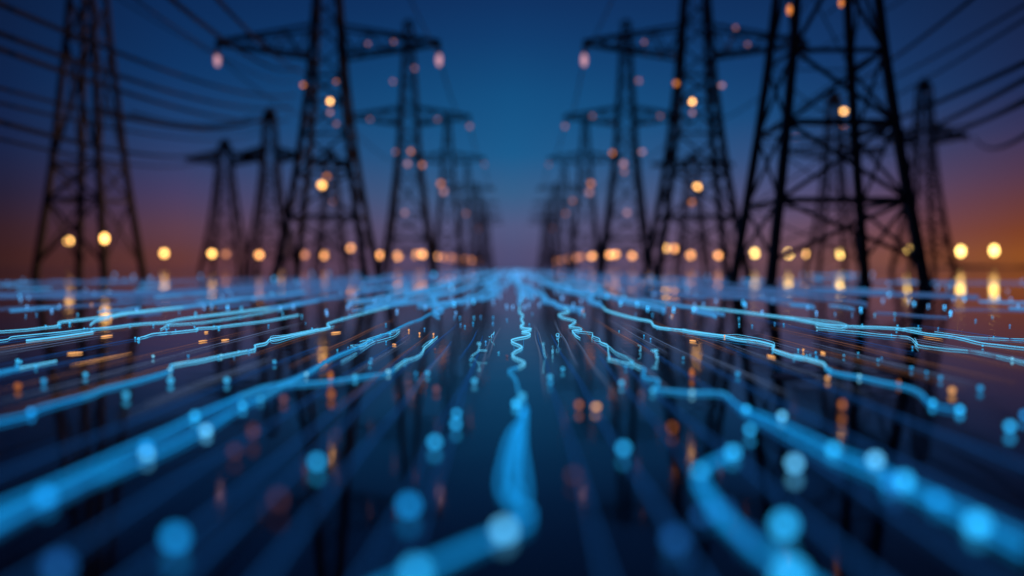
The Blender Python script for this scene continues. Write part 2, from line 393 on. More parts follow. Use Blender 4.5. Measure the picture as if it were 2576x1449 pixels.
spec_left = [((-60, -15), (745, 240), 'uppermost at the left edge, running behind the left pylon'), ((-60, 62), (735, 268), 'second down at the left edge'),
        ((-60, 102), (728, 300), 'third down at the left edge'), ((-60, 205), (668, 312), 'fourth down at the left edge, sagging to the short left pylon'),
        ((-60, 245), (664, 330), 'fifth down at the left edge'), ((-60, 290), (556, 372), 'sixth down at the left edge'), ((-60, 335), (550, 392), 'lowest at the left edge'),
        ((300, -30), (748, 200), 'crossing the sky left of the wide crossarm, lowest of three'), ((395, -30), (752, 170), 'crossing the sky left of the wide crossarm, middle of three'),
        ((520, -30), (800, 180), 'crossing the sky left of the wide crossarm, topmost of three')]
for (p, q, lb) in spec_left:
    cable(at(*p, 62), at(*q, 255), 2.6, 'dark power cable ' + lb, r=random.choice([.09, .12, .16, .2]))
cable(at(240, 268, 150), at(664, 296, 252), 3.2, 'thick dark power cable sagging between the left pylon and the short pylon beside it', r=.36)
cable(at(330, 282, 160), at(640, 292, 252), 2.4, 'second thick power cable sagging just under the first, left of the short pylon', r=.22)
spec_right = [((2640, -25), (1960, 290), 'uppermost at the right edge'), ((2640, 10), (1990, 330), 'second down at the right edge'), ((2640, 128), (1985, 350), 'third down at the right edge'),
         ((2640, 165), (2110, 372), 'fourth down at the right edge'), ((2640, 215), (2340, 300), 'fifth down at the right edge, dipping toward the far pylon'), ((2640, 232), (2120, 378), 'sixth down at the right edge'), ((2640, 298), (2450, 345), 'lowest at the right edge, ending on the far pylon crossarm'),
         ((2480, -30), (2000, 260), 'leaving the top of the picture right of the tallest pylon')]
for (p, q, lb) in spec_right:
    cable(at(*p, 60), at(*q, 235), 2.4, 'dark power cable ' + lb, r=random.choice([.1, .14, .2]))

# ------------------------------------------------------------------ lamps along the horizon
G, AM, LO, LF = 'lamp_gold', 'lamp_amber', 'lamp_orange', 'lamp_faint'
lamps = [(173, 606, 267, AM, 8.5, .9), (413, 637, 300, AM, 7.5, 1.15), (533, 638, 168, AM, 7.5, 1.05), (567, 638, 420, LF, 8, 1), (652, 641, 158, LO, 8, 1), (709, 638, 320, AM, 6.5, 1.15), (766, 641, 360, LF, 8, 1), (815, 642, 340, LO, 7.5, 1),
    (882, 624, 260, LO, 6.5, 1), (906, 623, 150, G, 6.5, 1.05), (956, 642, 340, LO, 7, 1.1), (1000, 644, 360, LO, 7.5, 1), (1046, 641, 420, LO, 6.5, 1), (1062, 640, 380, LO, 7.5, 1), (1097, 645, 480, LO, 6.5, 1), (1116, 647, 520, LF, 8, 1), (1134, 649, 600, LF, 7.5, 1), (1152, 651, 680, LF, 7, 1), (1169, 653, 760, LF, 7, 1), (1186, 655, 850, LF, 6.5, 1), (1202, 657, 930, LF, 6, 1),
    (2500, 630, 290, G, 8.5, 1.45), (2416, 632, 290, G, 8.5, 1.4), (2284, 631, 290, G, 8, 1.3), (2114, 638, 300, G, 8, 1.15), (2031, 640, 330, AM, 7.5, 1.05), (1983, 638, 300, G, 7.5, 1.1), (1898, 637, 300, G, 7.5, 1.15), (1806, 643, 360, LO, 7, 1), (1737, 642, 340, LO, 8, 1), (1697, 625, 260, LO, 7.5, 1), (1672, 624, 210, AM, 7.5, 1.05), (1630, 641, 330, AM, 6, 1.1), (1590, 643, 360, LO, 7, 1), (1548, 641, 400, LO, 8, 1), (1533, 641, 420, LO, 7, 1), (1504, 644, 460, LO, 7, 1), (1488, 644, 500, LO, 6.5, 1),
    (1462, 647, 560, LF, 7.5, 1), (1446, 649, 620, LF, 7.5, 1), (1430, 651, 700, LF, 7, 1), (1414, 654, 790, LF, 6.5, 1), (1400, 656, 880, LF, 6.5, 1)]
lam_l = sorted([l for l in lamps if l[0] < 1297]); lam_r = sorted([l for l in lamps if l[0] > 1297], reverse=True)
for side, lst in (('left', lam_l), ('right', lam_r)):
    for k, (u, v, d, mt, r, sz) in enumerate(lst):
        p = at(u, v, d * H); rr = .9 * r * d * H / F
        t = empty('street_lamp', (p.x, p.y, 0))
        hue = {G: 'golden', AM: 'amber', LO: 'orange', LF: 'faint orange'}[mt]
        tag(t, '%s lamp on the horizon, %s inward from the %s edge of the view' % (hue, ORD[k], side), 'street lamp', 'lamps along the horizon')
        m_ = MB(); m_.lathe((0, 0, 0), [(.34, 0), (.34, .9), (.16, 1.1), (.11, p.z - rr * sz - .1)], 8); m_.build('pole', M['pole'], t)
        m_ = MB(); m_.ball((0, 0, p.z), rr, sz, 14, 10); m_.build('lantern', M[mt], t, True)
        m_ = MB(); m_.lathe((0, 0, p.z + rr * sz), [(rr * .35, -.06), (rr * .2, .1), (.04, .3)], 10); m_.build('cap', M['pole'], t)

# ------------------------------------------------------------------ light trails on the ground
def smooth(pts, sub=4, tight=.5):
    out = []
    n = len(pts)
    for i in range(n - 1):
        p0, p1, p2, p3 = (pts[max(i - 1, 0)], pts[i], pts[i + 1], pts[min(i + 2, n - 1)])
        for k in range(sub):
            t = k / sub; t2 = t * t; t3 = t2 * t; o = []
            for c in (0, 1):
                m1 = (p2[c] - p0[c]) * tight * .8; m2 = (p3[c] - p1[c]) * tight * .8
                o.append((2 * t3 - 3 * t2 + 1) * p1[c] + (t3 - 2 * t2 + t) * m1 + (-2 * t3 + 3 * t2) * p2[c] + (t3 - t2) * m2)
            out.append(tuple(o))
    out.append(tuple(pts[-1])); return out
ZT = .022
def trail(label, strands, beads=(), name='light_trail', cat='light trail', group='glowing blue light trails', z=ZT):
    """strands: (points, radius or (r0, r1), material); the first is the main strand of the thing, the rest are its side strands."""
    p0 = gp(*strands[0][0][0], z)
    root = empty(name, (p0.x, p0.y, 0)); tag(root, label, cat, group)
    for i, (pts, r, mt) in enumerate(strands):
        m_ = MB(); sp = smooth(pts); q = [gp(u, v, z) - root.location for (u, v) in sp]
        if isinstance(r, tuple): rr = [.72 * lerp(r[0], r[1], k / (len(q) - 1)) for k in range(len(q))]
        else: rr = [.72 * r] * len(q)
        runs = []
        for k in range(len(q)):
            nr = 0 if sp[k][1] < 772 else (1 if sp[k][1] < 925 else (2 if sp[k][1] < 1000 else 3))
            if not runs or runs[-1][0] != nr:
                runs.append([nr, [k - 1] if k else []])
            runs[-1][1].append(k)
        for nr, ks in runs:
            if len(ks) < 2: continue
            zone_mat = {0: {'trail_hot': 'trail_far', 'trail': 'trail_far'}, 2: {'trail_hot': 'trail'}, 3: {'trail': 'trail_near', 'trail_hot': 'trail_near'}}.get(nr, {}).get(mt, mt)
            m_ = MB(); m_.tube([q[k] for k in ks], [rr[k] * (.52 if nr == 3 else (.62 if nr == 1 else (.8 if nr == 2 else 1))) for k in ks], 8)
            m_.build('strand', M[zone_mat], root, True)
    for bd in beads:
        u, v, r, mt = bd[:4]; zz = bd[4] if len(bd) > 4 else z + .015
        p = gp(u, v, zz) - root.location; m_ = MB(); st = v > 1010; m_.ball(p, r * (.58 if st else .7), 1, 14, 10)
        m_.build('bead', M[mt + '_s' if st else mt], root, True)
    return root
bl, bm, bw, bd_ = 'bulb', 'bulb_mid', 'bulb_white', 'bulb_dim'
# the corkscrew trail in the middle
far_c = [(1296, 684), (1298, 700), (1304, 715), (1299, 730), (1306, 745), (1303, 760), (1308, 772)]
cork = far_c + R5([(1340, 1060), (1370, 1090), (1355, 1120), (1375, 1150), (1350, 1172), (1380, 1186), (1430, 1192), (1400, 1207), (1362, 1214), (1410, 1222), (1424, 1234), (1400, 1248), (1330, 1262), (1284, 1276), (1292, 1294), (1345, 1316), (1362, 1334), (1310, 1362), (1288, 1384), (1300, 1404), (1345, 1425)]) + \
    S2([(1370, 150), (1384, 166), (1345, 188), (1275, 212), (1262, 230), (1295, 256), (1318, 295), (1328, 345), (1345, 395), (1370, 440), (1385, 490)])
A1 = S2([(1385, 490), (1392, 540), (1350, 600), (1290, 670), (1248, 770), (1225, 900), (1205, 1020), (1212, 1110), (1265, 1190), (1340, 1250), (1398, 1300), (1392, 1370), (1330, 1400), (1225, 1440)])
A2 = S2([(1385, 490), (1378, 640), (1368, 800), (1378, 950), (1386, 1080), (1380, 1180), (1350, 1260)])
A3 = S2([(1225, 1440), (1000, 1535), (780, 1635), (560, 1740), (420, 1820), (200, 1930)])
A4 = S2([(1372, 520), (1330, 680), (1290, 840), (1276, 960), (1290, 1060), (1330, 1150)])
loops = R5([(1375, 1250), (1372, 1330), (1360, 1352), (1312, 1352), (1300, 1330), (1306, 1290)])
trail('long corkscrew light trail winding down the middle toward the viewer', [(cork, (.05, .018), 'trail_hot'), (A1, (.036, .048), 'trail'), (A2, .044, 'trail'), (A3, (.048, .046), 'trail'), (A4, .04, 'trail'), ([(0.5 * (a_[0] + b_[0]), 0.5 * (a_[1] + b_[1])) for a_, b_ in zip(A1[:8], A2 + A2[-1:])], .04, 'trail'), (loops, .005, 'trail')],
      [(*S2([(1362, 415)])[0], .055, bl), (*S2([(1318, 470)])[0], .055, bl), (*S2([(1225, 1425)])[0], .072, bw), (*S2([(560, 1740)])[0], .07, bl), (*S2([(1395, 1290)])[0], .04, bm), (*S2([(1368, 540)])[0], .045, bm)])
# left main pair
far2 = [(1282, 684), (1262, 695), (1238, 706), (1216, 718), (1192, 735), (1165, 752), (1120, 772), (1078, 790), (1058, 802), (1028, 812), (990, 830), (972, 838), (942, 850), (915, 866), (882, 880), (850, 893)]
top2 = far2 + [(820, 908), (775, 936), (735, 955), (700, 966), (662, 974), (615, 992), (560, 1016), (490, 1046), (430, 1078), (365, 1108), (280, 1148), (200, 1186), (100, 1232), (0, 1276), (-120, 1330)]
low2 = [(742, 953), (700, 976), (655, 1000), (610, 1020), (565, 1048), (518, 1078), (440, 1118), (370, 1148), (240, 1202), (115, 1254), (0, 1312), (-120, 1372)]
dbl2 = R5([(450, 1190), (400, 1215), (300, 1240), (215, 1275), (175, 1320), (100, 1330), (70, 1318), (150, 1312), (215, 1272), (240, 1285)])
dbl2b = R5([(300, 1232), (230, 1268), (140, 1290), (300, 1235), (440, 1195)])
dbl2c = R5([(0, 1440), (90, 1390), (180, 1330), (250, 1290), (390, 1250), (440, 1210)])
thin2 = [(760, 950), (640, 1003), (540, 1056), (380, 1132), (200, 1212), (60, 1276), (-60, 1330)]
trail('broad double light trail sweeping from the middle down to the lower left corner', [(top2, (.034, .036), 'trail'), (low2, (.022, .042), 'trail'), (dbl2, .012, 'trail_hot'), (dbl2b, .010, 'trail_hot'), (dbl2c, .012, 'trail_hot'), (thin2, .010, 'trail')],
      [(490, 1046, .050, bl), (518, 1082, .055, bw), (610, 1020, .042, bl), (368, 1126, .058, bm), (369, 1143, .050, bw), (115, 1252, .075, bm), (770, 941, .032, bw), (655, 1002, .036, bl)])
brn = [(690, 968), (735, 966), (800, 961), (855, 955), (892, 949), (935, 943), (968, 940), (985, 932), (1000, 920), (1017, 907), (1035, 902), (1052, 895), (1062, 885), (1068, 873), (1080, 863), (1092, 853), (1100, 846)]
trail('light trail branching right from the broad left one up to a small hook', [(brn, (.030, .018), 'trail_hot'), (R5([(610, 1330), (640, 1300), (690, 1270), (660, 1300), (620, 1340)]), .010, 'trail_hot')],
      [(893, 948, .045, bl), (976, 935, .040, bw), (1018, 907, .028, bl)])
# left upper trail
t3 = [(1262, 686), (1235, 700), (1190, 717), (1150, 732), (1092, 748), (1040, 758), (1000, 764), (968, 773), (925, 784), (880, 796), (838, 808), (822, 815), (830, 822), (802, 828), (760, 837), (715, 846), (680, 852), (668, 862), (642, 868), (640, 878), (604, 885), (558, 894), (500, 906), (432, 918), (430, 931), (370, 950), (300, 968), (258, 978), (230, 990), (180, 1004), (130, 1017), (95, 1028), (70, 1042), (20, 1054), (-60, 1070)]
t3b = [(840, 820), (800, 832), (750, 842), (700, 857), (682, 857), (682, 846), (720, 842), (800, 826)]
trail('bent light trail crossing the left half below the lamps', [(t3, (.030, .030), 'trail_hot'), (t3b, .012, 'trail_hot')],
      [(430, 920, .030, bl), (427, 930, .036, bw), (556, 893, .024, bw), (78, 1036, .045, bm), (600, 883, .018, bl), (640, 868, .018, bl), (640, 876, .018, bl), (826, 812, .03, bl)])
def far_trail(label, pts, r, mt='trail_hot', beads=(), extra=()):
    return trail(label, [(pts, r, mt)] + [(e, r * .8 if not isinstance(r, tuple) else r[1] * .8, mt) for e in extra], beads)
far_trail('light trail with a step leaving the left edge level with the mid plain', R4([(-80, 1290), (0, 1280), (60, 1270), (95, 1252), (300, 1232), (470, 1216), (620, 1198), (720, 1190), (850, 1178), (980, 1160), (1120, 1148), (1250, 1140), (1350, 1118), (1500, 1098), (1700, 1075), (1900, 1050), (2150, 1015), (2300, 985), (2574, 940)]), (.016, .05),
          beads=[(*R4([(635, 1190)])[0], .028, bl), (*R4([(712, 1188)])[0], .026, bl), (*R4([(980, 1160)])[0], .03, bl), (*R4([(1475, 1075)])[0], .05, bl), (*R4([(1820, 1035)])[0], .06, bl)], extra=[R4([(200, 1280), (420, 1255), (700, 1215)])])
far_trail('upper light trail leaving the left edge, bright node at its kink', R4([(-80, 1215), (0, 1210), (200, 1196), (330, 1180), (430, 1168), (450, 1140), (600, 1122), (780, 1100), (920, 1075), (1100, 1055), (1300, 1035), (1600, 1000), (1900, 960), (2300, 915)]), (.02, .06),
          beads=[(*R4([(450, 1160)])[0], .045, bl), (*R4([(525, 1150)])[0], .04, bl), (*R4([(345, 1170)])[0], .03, bl)])
far_trail('short stepped light trail starting at a round blob left of the left-middle pylon', R4([(1035, 1272), (1060, 1258), (1095, 1248), (1160, 1228), (1290, 1218), (1480, 1197), (1490, 1186), (1620, 1178), (1780, 1158), (1950, 1138), (2080, 1118), (2250, 1085)]), (.026, .03),
          beads=[(*R4([(1045, 1266)])[0], .04, bl), (*R4([(1480, 1190)])[0], .028, bl), (*R4([(1650, 1180)])[0], .04, bl), (*R4([(1270, 1168)])[0], .03, bl)], extra=[R4([(1210, 1195), (1240, 1178), (1275, 1160), (1500, 1145), (1750, 1110), (2000, 1065), (2250, 1010), (2400, 980)])])
far_trail('short wavy light trail under the lamp reflections left of centre', R4([(680, 1160), (720, 1130), (780, 1118), (900, 1085), (1020, 1070), (1180, 1050), (1420, 1025)]), (.03, .04))
far_trail('straight light trail cut off at the left edge with pale end', S1([(-120, 255), (0, 232), (120, 206), (200, 190), (300, 172), (425, 148)]), (.034, .028), beads=[(*S1([(270, 185)])[0], .03, bl), (*S1([(130, 148)])[0], .035, bl), (*S1([(128, 180)])[0], .035, bm), (*S1([(155, 155)])[0], .03, bl)])
# right main
t5 = [(1316, 684), (1332, 700)] + R5([(1440, 800), (1490, 870), (1545, 950), (1600, 1000), (1690, 1035), (1715, 1062), (1640, 1082), (1665, 1105), (1765, 1132), (1740, 1158), (1718, 1172), (1800, 1186), (1808, 1200), (1740, 1206), (1770, 1240), (1800, 1262)])
t5b = R5([(1740, 1204), (1800, 1212), (1890, 1222), (1896, 1246), (1945, 1266), (1955, 1292), (2005, 1312), (2012, 1360), (2022, 1418)]) + S2([(2010, 128), (2090, 148), (2150, 165), (2195, 165), (2235, 188), (2290, 212), (2272, 262), (2320, 280), (2392, 292), (2378, 338), (2348, 368), (2420, 366), (2574, 380)]) + \
    S3([(70, 386), (180, 384), (285, 388), (340, 412), (400, 470), (470, 512), (600, 556), (750, 618), (900, 690), (1050, 762), (1140, 808), (1300, 872), (1500, 962), (1670, 1052), (1900, 1160), (2150, 1280), (2350, 1385), (2600, 1510)])
t5c = S3([(430, 505), (560, 588), (700, 660), (850, 738), (1000, 812), (1150, 890), (1350, 965), (1550, 1060), (1800, 1175), (2100, 1335), (2400, 1490), (2600, 1590)])
t5d = R5([(1750, 1210), (1755, 1285)]); t5e = R5([(1896, 1228), (1890, 1275), (1950, 1290)]); t5f = R5([(1960, 1298), (2012, 1320), (2070, 1370), (2140, 1400), (2200, 1440)])
trail('thick zigzag light trail sweeping from the middle to the lower right corner', [(t5, (.05, .018), 'trail_hot'), (t5b, (.015, .040), 'trail_hot'), (t5c, (.020, .036), 'trail'), (t5e, .010, 'trail_hot'), (t5f, .014, 'trail_hot'), (R5([(1800, 1262), (1760, 1240), (1745, 1205)]), .010, 'trail_hot')],
      [(*S3([(70, 384)])[0], .036, bw), (*S3([(750, 562)])[0], .050, bw), (*S3([(478, 512)])[0], .046, bl), (*S3([(1135, 812)])[0], .060, bl), (*S3([(1452, 895)])[0], .068, bw), (*S3([(1670, 1052)])[0], .075, bl), (*S3([(2225, 1380)])[0], .085, bl), (*S3([(1560, 1060)])[0], .06, bm), (*S3([(1920, 1200)])[0], .06, bm), (*S2([(2190, 160)])[0], .03, bl), (*S2([(2145, 190)])[0], .03, bm), (*S2([(2350, 370)])[0], .04, bl)])
t6 = S3([(375, 842), (290, 878), (200, 922), (135, 975), (112, 1040), (140, 1110), (200, 1190), (255, 1275), (330, 1360), (420, 1440), (540, 1540), (680, 1650), (850, 1770), (1050, 1900)])
t6b = S3([(150, 1010), (180, 1090), (235, 1180), (310, 1290), (400, 1390), (500, 1490), (620, 1600), (760, 1720)])
trail('hooked light trail bending back at the bottom right of the middle', [(t6, (.046, .062), 'trail'), (t6b, .030, 'trail')],
      [(*S3([(378, 840)])[0], .068, bl), (*S3([(130, 985)])[0], .055, bl), (*S3([(150, 1310)])[0], .05, bd_), (*S3([(235, 1290)])[0], .022, bm), (*S3([(320, 1270)])[0], .05, bd_), (*S3([(480, 1470)])[0], .055, bd_), (*S3([(820, 1760)])[0], .09, bl)])
t7 = [(1338, 686), (1360, 700)] + R5([(1560, 830), (1640, 860), (1740, 905), (1850, 965), (1960, 1015), (2000, 1050), (2100, 1082), (2220, 1112), (2330, 1132), (2352, 1162), (2400, 1180), (2490, 1192), (2574, 1200)]) + \
    R6([(60, 1212), (180, 1228), (320, 1246), (420, 1268), (560, 1284), (655, 1306), (690, 1320), (680, 1345), (760, 1372), (830, 1394), (960, 1420), (1060, 1448)]) + S3([(1080, 190), (1115, 222), (1210, 244), (1330, 264), (1420, 284), (1520, 306), (1640, 330), (1740, 358), (1800, 392), (1840, 438), (1880, 470), (1940, 492), (2090, 516)])
t7b = R6([(0, 1192), (150, 1218), (310, 1238), (400, 1236), (470, 1246), (600, 1270), (680, 1292), (692, 1312), (665, 1330)])
t7c = R6([(0, 1228), (200, 1256), (320, 1276), (500, 1302), (650, 1330)])
t7d = S3([(840, 98), (960, 125), (1050, 155), (1078, 185), (1075, 205)])
trail('long light trail with looped strands running out to a bead at the right', [(t7, (.045, .024), 'trail_hot'), (t7b, .011, 'trail_hot'), (t7c, .008, 'trail'), (t7d, .012, 'trail_hot')],
      [(*S3([(2090, 514)])[0], .050, bl), (*S3([(1885, 465)])[0], .045, bl), (*S3([(1332, 262)])[0], .032, bw), (*S3([(1110, 215)])[0], .030, bl), (*S3([(960, 105)])[0], .020, bl), (*R6([(320, 1246)])[0], .016, bl), (*R6([(675, 1345)])[0], .020, bl)])
t8 = [(1400, 695), (1480, 715)] + R6([(-500, 950), (-200, 990), (0, 1020), (300, 1045), (600, 1082), (800, 1108), (1000, 1145), (1120, 1162), (1300, 1172), (1480, 1178), (1620, 1186), (1720, 1204), (1850, 1228), (2000, 1243), (2100, 1262), (2250, 1298), (2400, 1316), (2574, 1335), (2700, 1350)])
t8b = R6([(700, 1095), (900, 1112), (1150, 1140), (1240, 1166), (1180, 1190), (1000, 1160)])
t8c = R6([(1620, 1190), (1720, 1186), (1800, 1190)])
trail('pale light trail leaving the right edge below the golden reflections', [(t8, (.05, .018), 'trail_hot'), (t8b, .02, 'trail_hot'), (t8c, .018, 'trail_hot')], [(*R6([(1620, 1170)])[0], .032, bl), (*R6([(1612, 1195)])[0], .03, bl), (*R6([(2262, 1320)])[0], .026, bl)])
trail('light trail from a small round end, stepping down to the right edge', [(R6([(1012, 1186), (1150, 1200), (1300, 1212), (1450, 1230), (1600, 1244), (1690, 1250), (1730, 1268), (1760, 1300), (1800, 1320), (2000, 1344), (2130, 1354), (2260, 1372), (2400, 1402), (2480, 1420), (2574, 1442), (2700, 1465)]), .016, 'trail_hot'),
      (R6([(1100, 1212), (1350, 1238), (1600, 1262)]), .009, 'trail'), (R6([(1750, 1262), (1770, 1305), (1750, 1310), (1775, 1340)]), .010, 'trail_hot')],
      [(*R6([(1012, 1184)])[0], .024, bw), (*R6([(2484, 1418)])[0], .030, bw)])
trail('thin pale light trail above it leaving the right edge', [(R6([(1900, 1215), (2080, 1240), (2180, 1252), (2400, 1264), (2574, 1270), (2700, 1276)]), .013, 'trail_hot'), (R6([(2000, 1250), (2250, 1265), (2574, 1284)]), .008, 'trail')])
# level trails across the far plain
for lb, pts, r in [
    ('left, nearest to the lamps', [(-60, 712), (120, 709), (330, 707), (560, 703), (800, 699), (1000, 694)], .16),
    ('left, beneath the left pylon', [(-60, 737), (100, 738), (230, 733), (330, 735), (420, 729), (600, 724), (760, 716), (940, 709), (1100, 700)], .15),
    ('left, just below the lamp reflections', [(-60, 745), (60, 742), (200, 745), (300, 737), (520, 738), (680, 728), (880, 722)], .09),
    ('left, crossing the tall lamp reflections', [(-60, 776), (110, 770), (240, 764), (400, 757), (620, 748), (830, 735), (1010, 718), (1120, 706)], .055),
    ('right, nearest to the lamps', [(1480, 694), (1700, 699), (1950, 704), (2200, 707), (2640, 710)], .13),
    ('right, beneath the right-middle pylon', [(1430, 700), (1560, 708), (1720, 716), (1800, 724), (1950, 731), (2120, 734), (2330, 739), (2460, 745)], .14),
    ('right, between the feet of the tallest pylon', [(1640, 734), (1740, 738), (1850, 744), (1990, 748)], .13),
    ('right, under the golden reflections', [(2390, 776), (2500, 776), (2640, 782)], .05)]:
    ex = [[(u, v + 5) for u, v in pts], [(u, v - 4) for u, v in pts]]
    far_trail('soft level light trail on the far plain, ' + lb, pts, r * .36, 'trail_dim', extra=ex[:1])
# wavering trails that run to the vanishing point
k_l = k_r = 0
for X in (-.8, -1.5, -2.4, -3.9, -5.6, -7.4, -9.6, -12, -15, -18.5, -23, 1.0, 1.6, 2.4, 3.8, 5.5, 7.6, 9.8, 12.4, 15.2, 19, 23.5):
    X *= H * .62; Y = random.uniform(26, 38) * (1 + abs(X) / 40) * (1.4 if abs(X) < 1.6 else 1); m_ = MB(); pts = []; off = 0
    Y0 = Y
    while Y < 420:
        pts.append(Vector((X + off, Y, .06))); Y += random.uniform(.04, .09) * Y
        if random.random() < .5: off += random.uniform(-.6, .6)
    lab_side = 'left' if X < 0 else 'right'
    if X < 0: k_l += 1
    else: k_r += 1
    m_.tube([p - pts[0] for p in pts], [(.03 + .00050 * p.y) * (1 if abs(X) < 7 else .8) for p in pts], 6)
    o = m_.build('light_trail', M['trail_far' if abs(X) < 7 else 'trail_dim'], None, True); o.location = pts[0]
    tag(o, 'hazy wavering light trail running to the vanishing point, %s to the %s of the corkscrew' % (ORD[(k_l if X < 0 else k_r) - 1], lab_side), 'light trail', 'hazy light trails toward the horizon')

# ------------------------------------------------------------------ thin radial strands
XVP = (1297 - U0) / F
near_l = [-.34, -.50, -.80, -1.06, -1.22, -1.55, -1.95, -2.45]; near_r = [.30, .59, .84, 1.16, 1.5, 1.95, 2.5]
for nm, sg, nears in (('left', -1, near_l), ('right', 1, near_r)):
    lst = [(abs(x), True) for x in nears] + [(.22 + 7.2 * ((i + random.random() * .9) / 26) ** 1.25, False) for i in range(26)]
    for i, (X, nr) in enumerate(sorted(lst)):
        X *= sg * H; m_ = MB(); pts = []; n = 16; a = random.uniform(-.03, .03)
        if nr: yn, yf = 2.6, random.uniform(15, 21)
        else: yn = random.uniform(8.5, 16); yf = yn + random.uniform(4, 14)
        for k in range(n + 1):
            Y = yn * (yf / yn) ** (k / n)
            pts.append(Vector((X + Y * XVP + a * (Y - yn) * .4 + .015 * math.sin(Y * .9 + i), Y, .022)))
        c = random.random()
        mt = 'strand' if nr else ('strand_warm' if c > .72 and i > 6 else ('strand' if c < .3 else 'strand_pale'))
        r0 = {'strand': .017, 'strand_pale': .0055, 'strand_warm': .005}[mt] * random.uniform(.75, 1.2)
        if not nr: r0 = min(r0, .007)
        m_.tube([p - pts[0] for p in pts], [(lerp(r0, .005, (k / n) ** .5) if nr else r0 * max(.12, math.sin(math.pi * (k + .5) / (n + 1)) ** .6)) for k in range(n + 1)], 5)
        o = m_.build('light_strand', M[mt], None, True); o.location = pts[0]
        hue = {'strand': 'blue', 'strand_pale': 'pale grey-blue', 'strand_warm': 'coppery'}[mt]
        tag(o, 'hair-thin %s light strand on the ground, %s to the %s of the corkscrew trail' % (hue, ORD[i], nm), 'light strand', 'thin radiating light strands')

# ------------------------------------------------------------------ pegs: little lights on short stems
def peg(u, v, r, mt, label, hz=.085, tall=1.0, stem='stem', group='light pegs on the ground', name='light_peg'):
    if v > 1010: r *= .60; mt += '_s'
    p = gp(u, v, hz); t = empty(name, (p.x, p.y, 0)); tag(t, label, 'light peg', group)
    m_ = MB(); m_.ball((0, 0, hz), r, tall, 14, 10); m_.build('bulb', M[mt], t, True)
    m_ = MB(); m_.lathe((0, 0, 0), [(r * .55, 0), (r * .55, .006), (r * .16, .012), (r * .16, max(.014, hz - r * tall * .9))], 8); m_.build('stem', M['pole'] if stem == 'pole' else M[stem], t)
    return t
near = [(1148, 1040, .040, bl, 'blue peg light, upper one of the close pair left of the corkscrew'), (1146, 1066, .045, bl, 'blue peg light, lower one of the close pair left of the corkscrew'),
 (1093, 1111, .052, bl, 'blue peg light just below and left of the close pair'), (797, 1161, .052, bl, 'bright blue peg light alone below the broad left trail'),
 (1028, 1270, .064, bm, 'large blue peg light left of the corkscrew loop'), (441, 1352, .068, bm, 'large blue peg light near the bottom, left of the middle'),
 (148, 1425, .070, 'bulb_dim', 'dim blue peg light in the bottom left corner'), (1568, 1127, .052, bl, 'blue peg light between the corkscrew and the hooked trail'),
 (1697, 1356, .064, 'bulb_dim', 'dim blue peg light left of the hooked trail at the bottom'), (1886, 1080, .046, bl, 'blue peg light under the right zigzag trail, above the hook'),
 (1998, 1165, .062, bw, 'pale blue peg light right of the hooked trail end'), (1972, 1320, .080, bl, 'largest blue peg light, right of the hooked trail'),
 (2540, 1072, .052, bl, 'blue peg light at the right edge beyond the thick trail'), (1985, 1448, .08, bl, 'blue peg light cut by the bottom edge on the hooked trail'),
 (2250, 1215, .06, 'bulb_dim', 'dim blue peg light beside the thick right trail'), (2576, 1043, .042, bm, 'blue peg light half cut by the right edge'),
 (570, 956, .034, bl, 'blue peg light between the two left trails, nearest the fork'), (317, 993, .034, bl, 'blue peg light under the bent left trail, left of the double peg'),
 (215, 942, .028, bl, 'blue peg light above the bent left trail'), (429, 957, .036, bl, 'blue peg light right below the bead on the bent left trail'),
 (690, 910, .024, bl, 'blue peg light beside a thin strand left of the middle'), (385, 896, .020, bw, 'small pale peg light starting a thin strand at the left'),
 (1075, 938, .026, bl, 'blue peg light below the small hook trail'), (1193, 958, .032, bl, 'blue peg light on the beam left of the corkscrew'),
 (1383, 948, .030, bl, 'blue peg light on the beam right of the corkscrew'), (1384, 962, .026, bm, 'small blue peg light touching the one on the right-hand beam'),
 (1415, 928, .024, bl, 'blue peg light a little right of the right-hand beam'), (1563, 963, .030, bl, 'blue peg light left of the zigzag trail bend'),
 (110, 958, .030, bm, 'blue peg light at the left below the cut-off trail'), (2465, 976, .030, bm, 'blue peg light far right above the edge peg'),
 (930, 912, .018, bl, 'tiny blue peg light left of the small hook trail'), (1046, 939, .018, bm, 'tiny blue peg light right beside the branch trail'),
 (1184, 905, .016, bl, 'tiny blue peg light on a strand left of the corkscrew'), (1718, 900, .014, bl, 'tiny blue peg light below the letters'),
 (1855, 940, .028, bm, 'blurred blue peg light on a strand between the right trails'), (2292, 925, .022, bm, 'blue peg light right of the tallest pylon reflection'), (2330, 936, .018, bm, 'small blue peg light under it to the right'), (2365, 950, .024, bm, 'blue peg light last in the short row at the right'), (2158, 888, .014, bl, 'small blue peg light beside the long right trail'), (2208, 905, .016, bl, 'flat blue peg light above the short row at the right'), (2122, 894, .014, bl, 'small deep blue peg light left of the tallest pylon reflection')]
for (u, v, r, mt, lb) in near: peg(u, v, r, mt, lb, hz=.030 + r * .55)
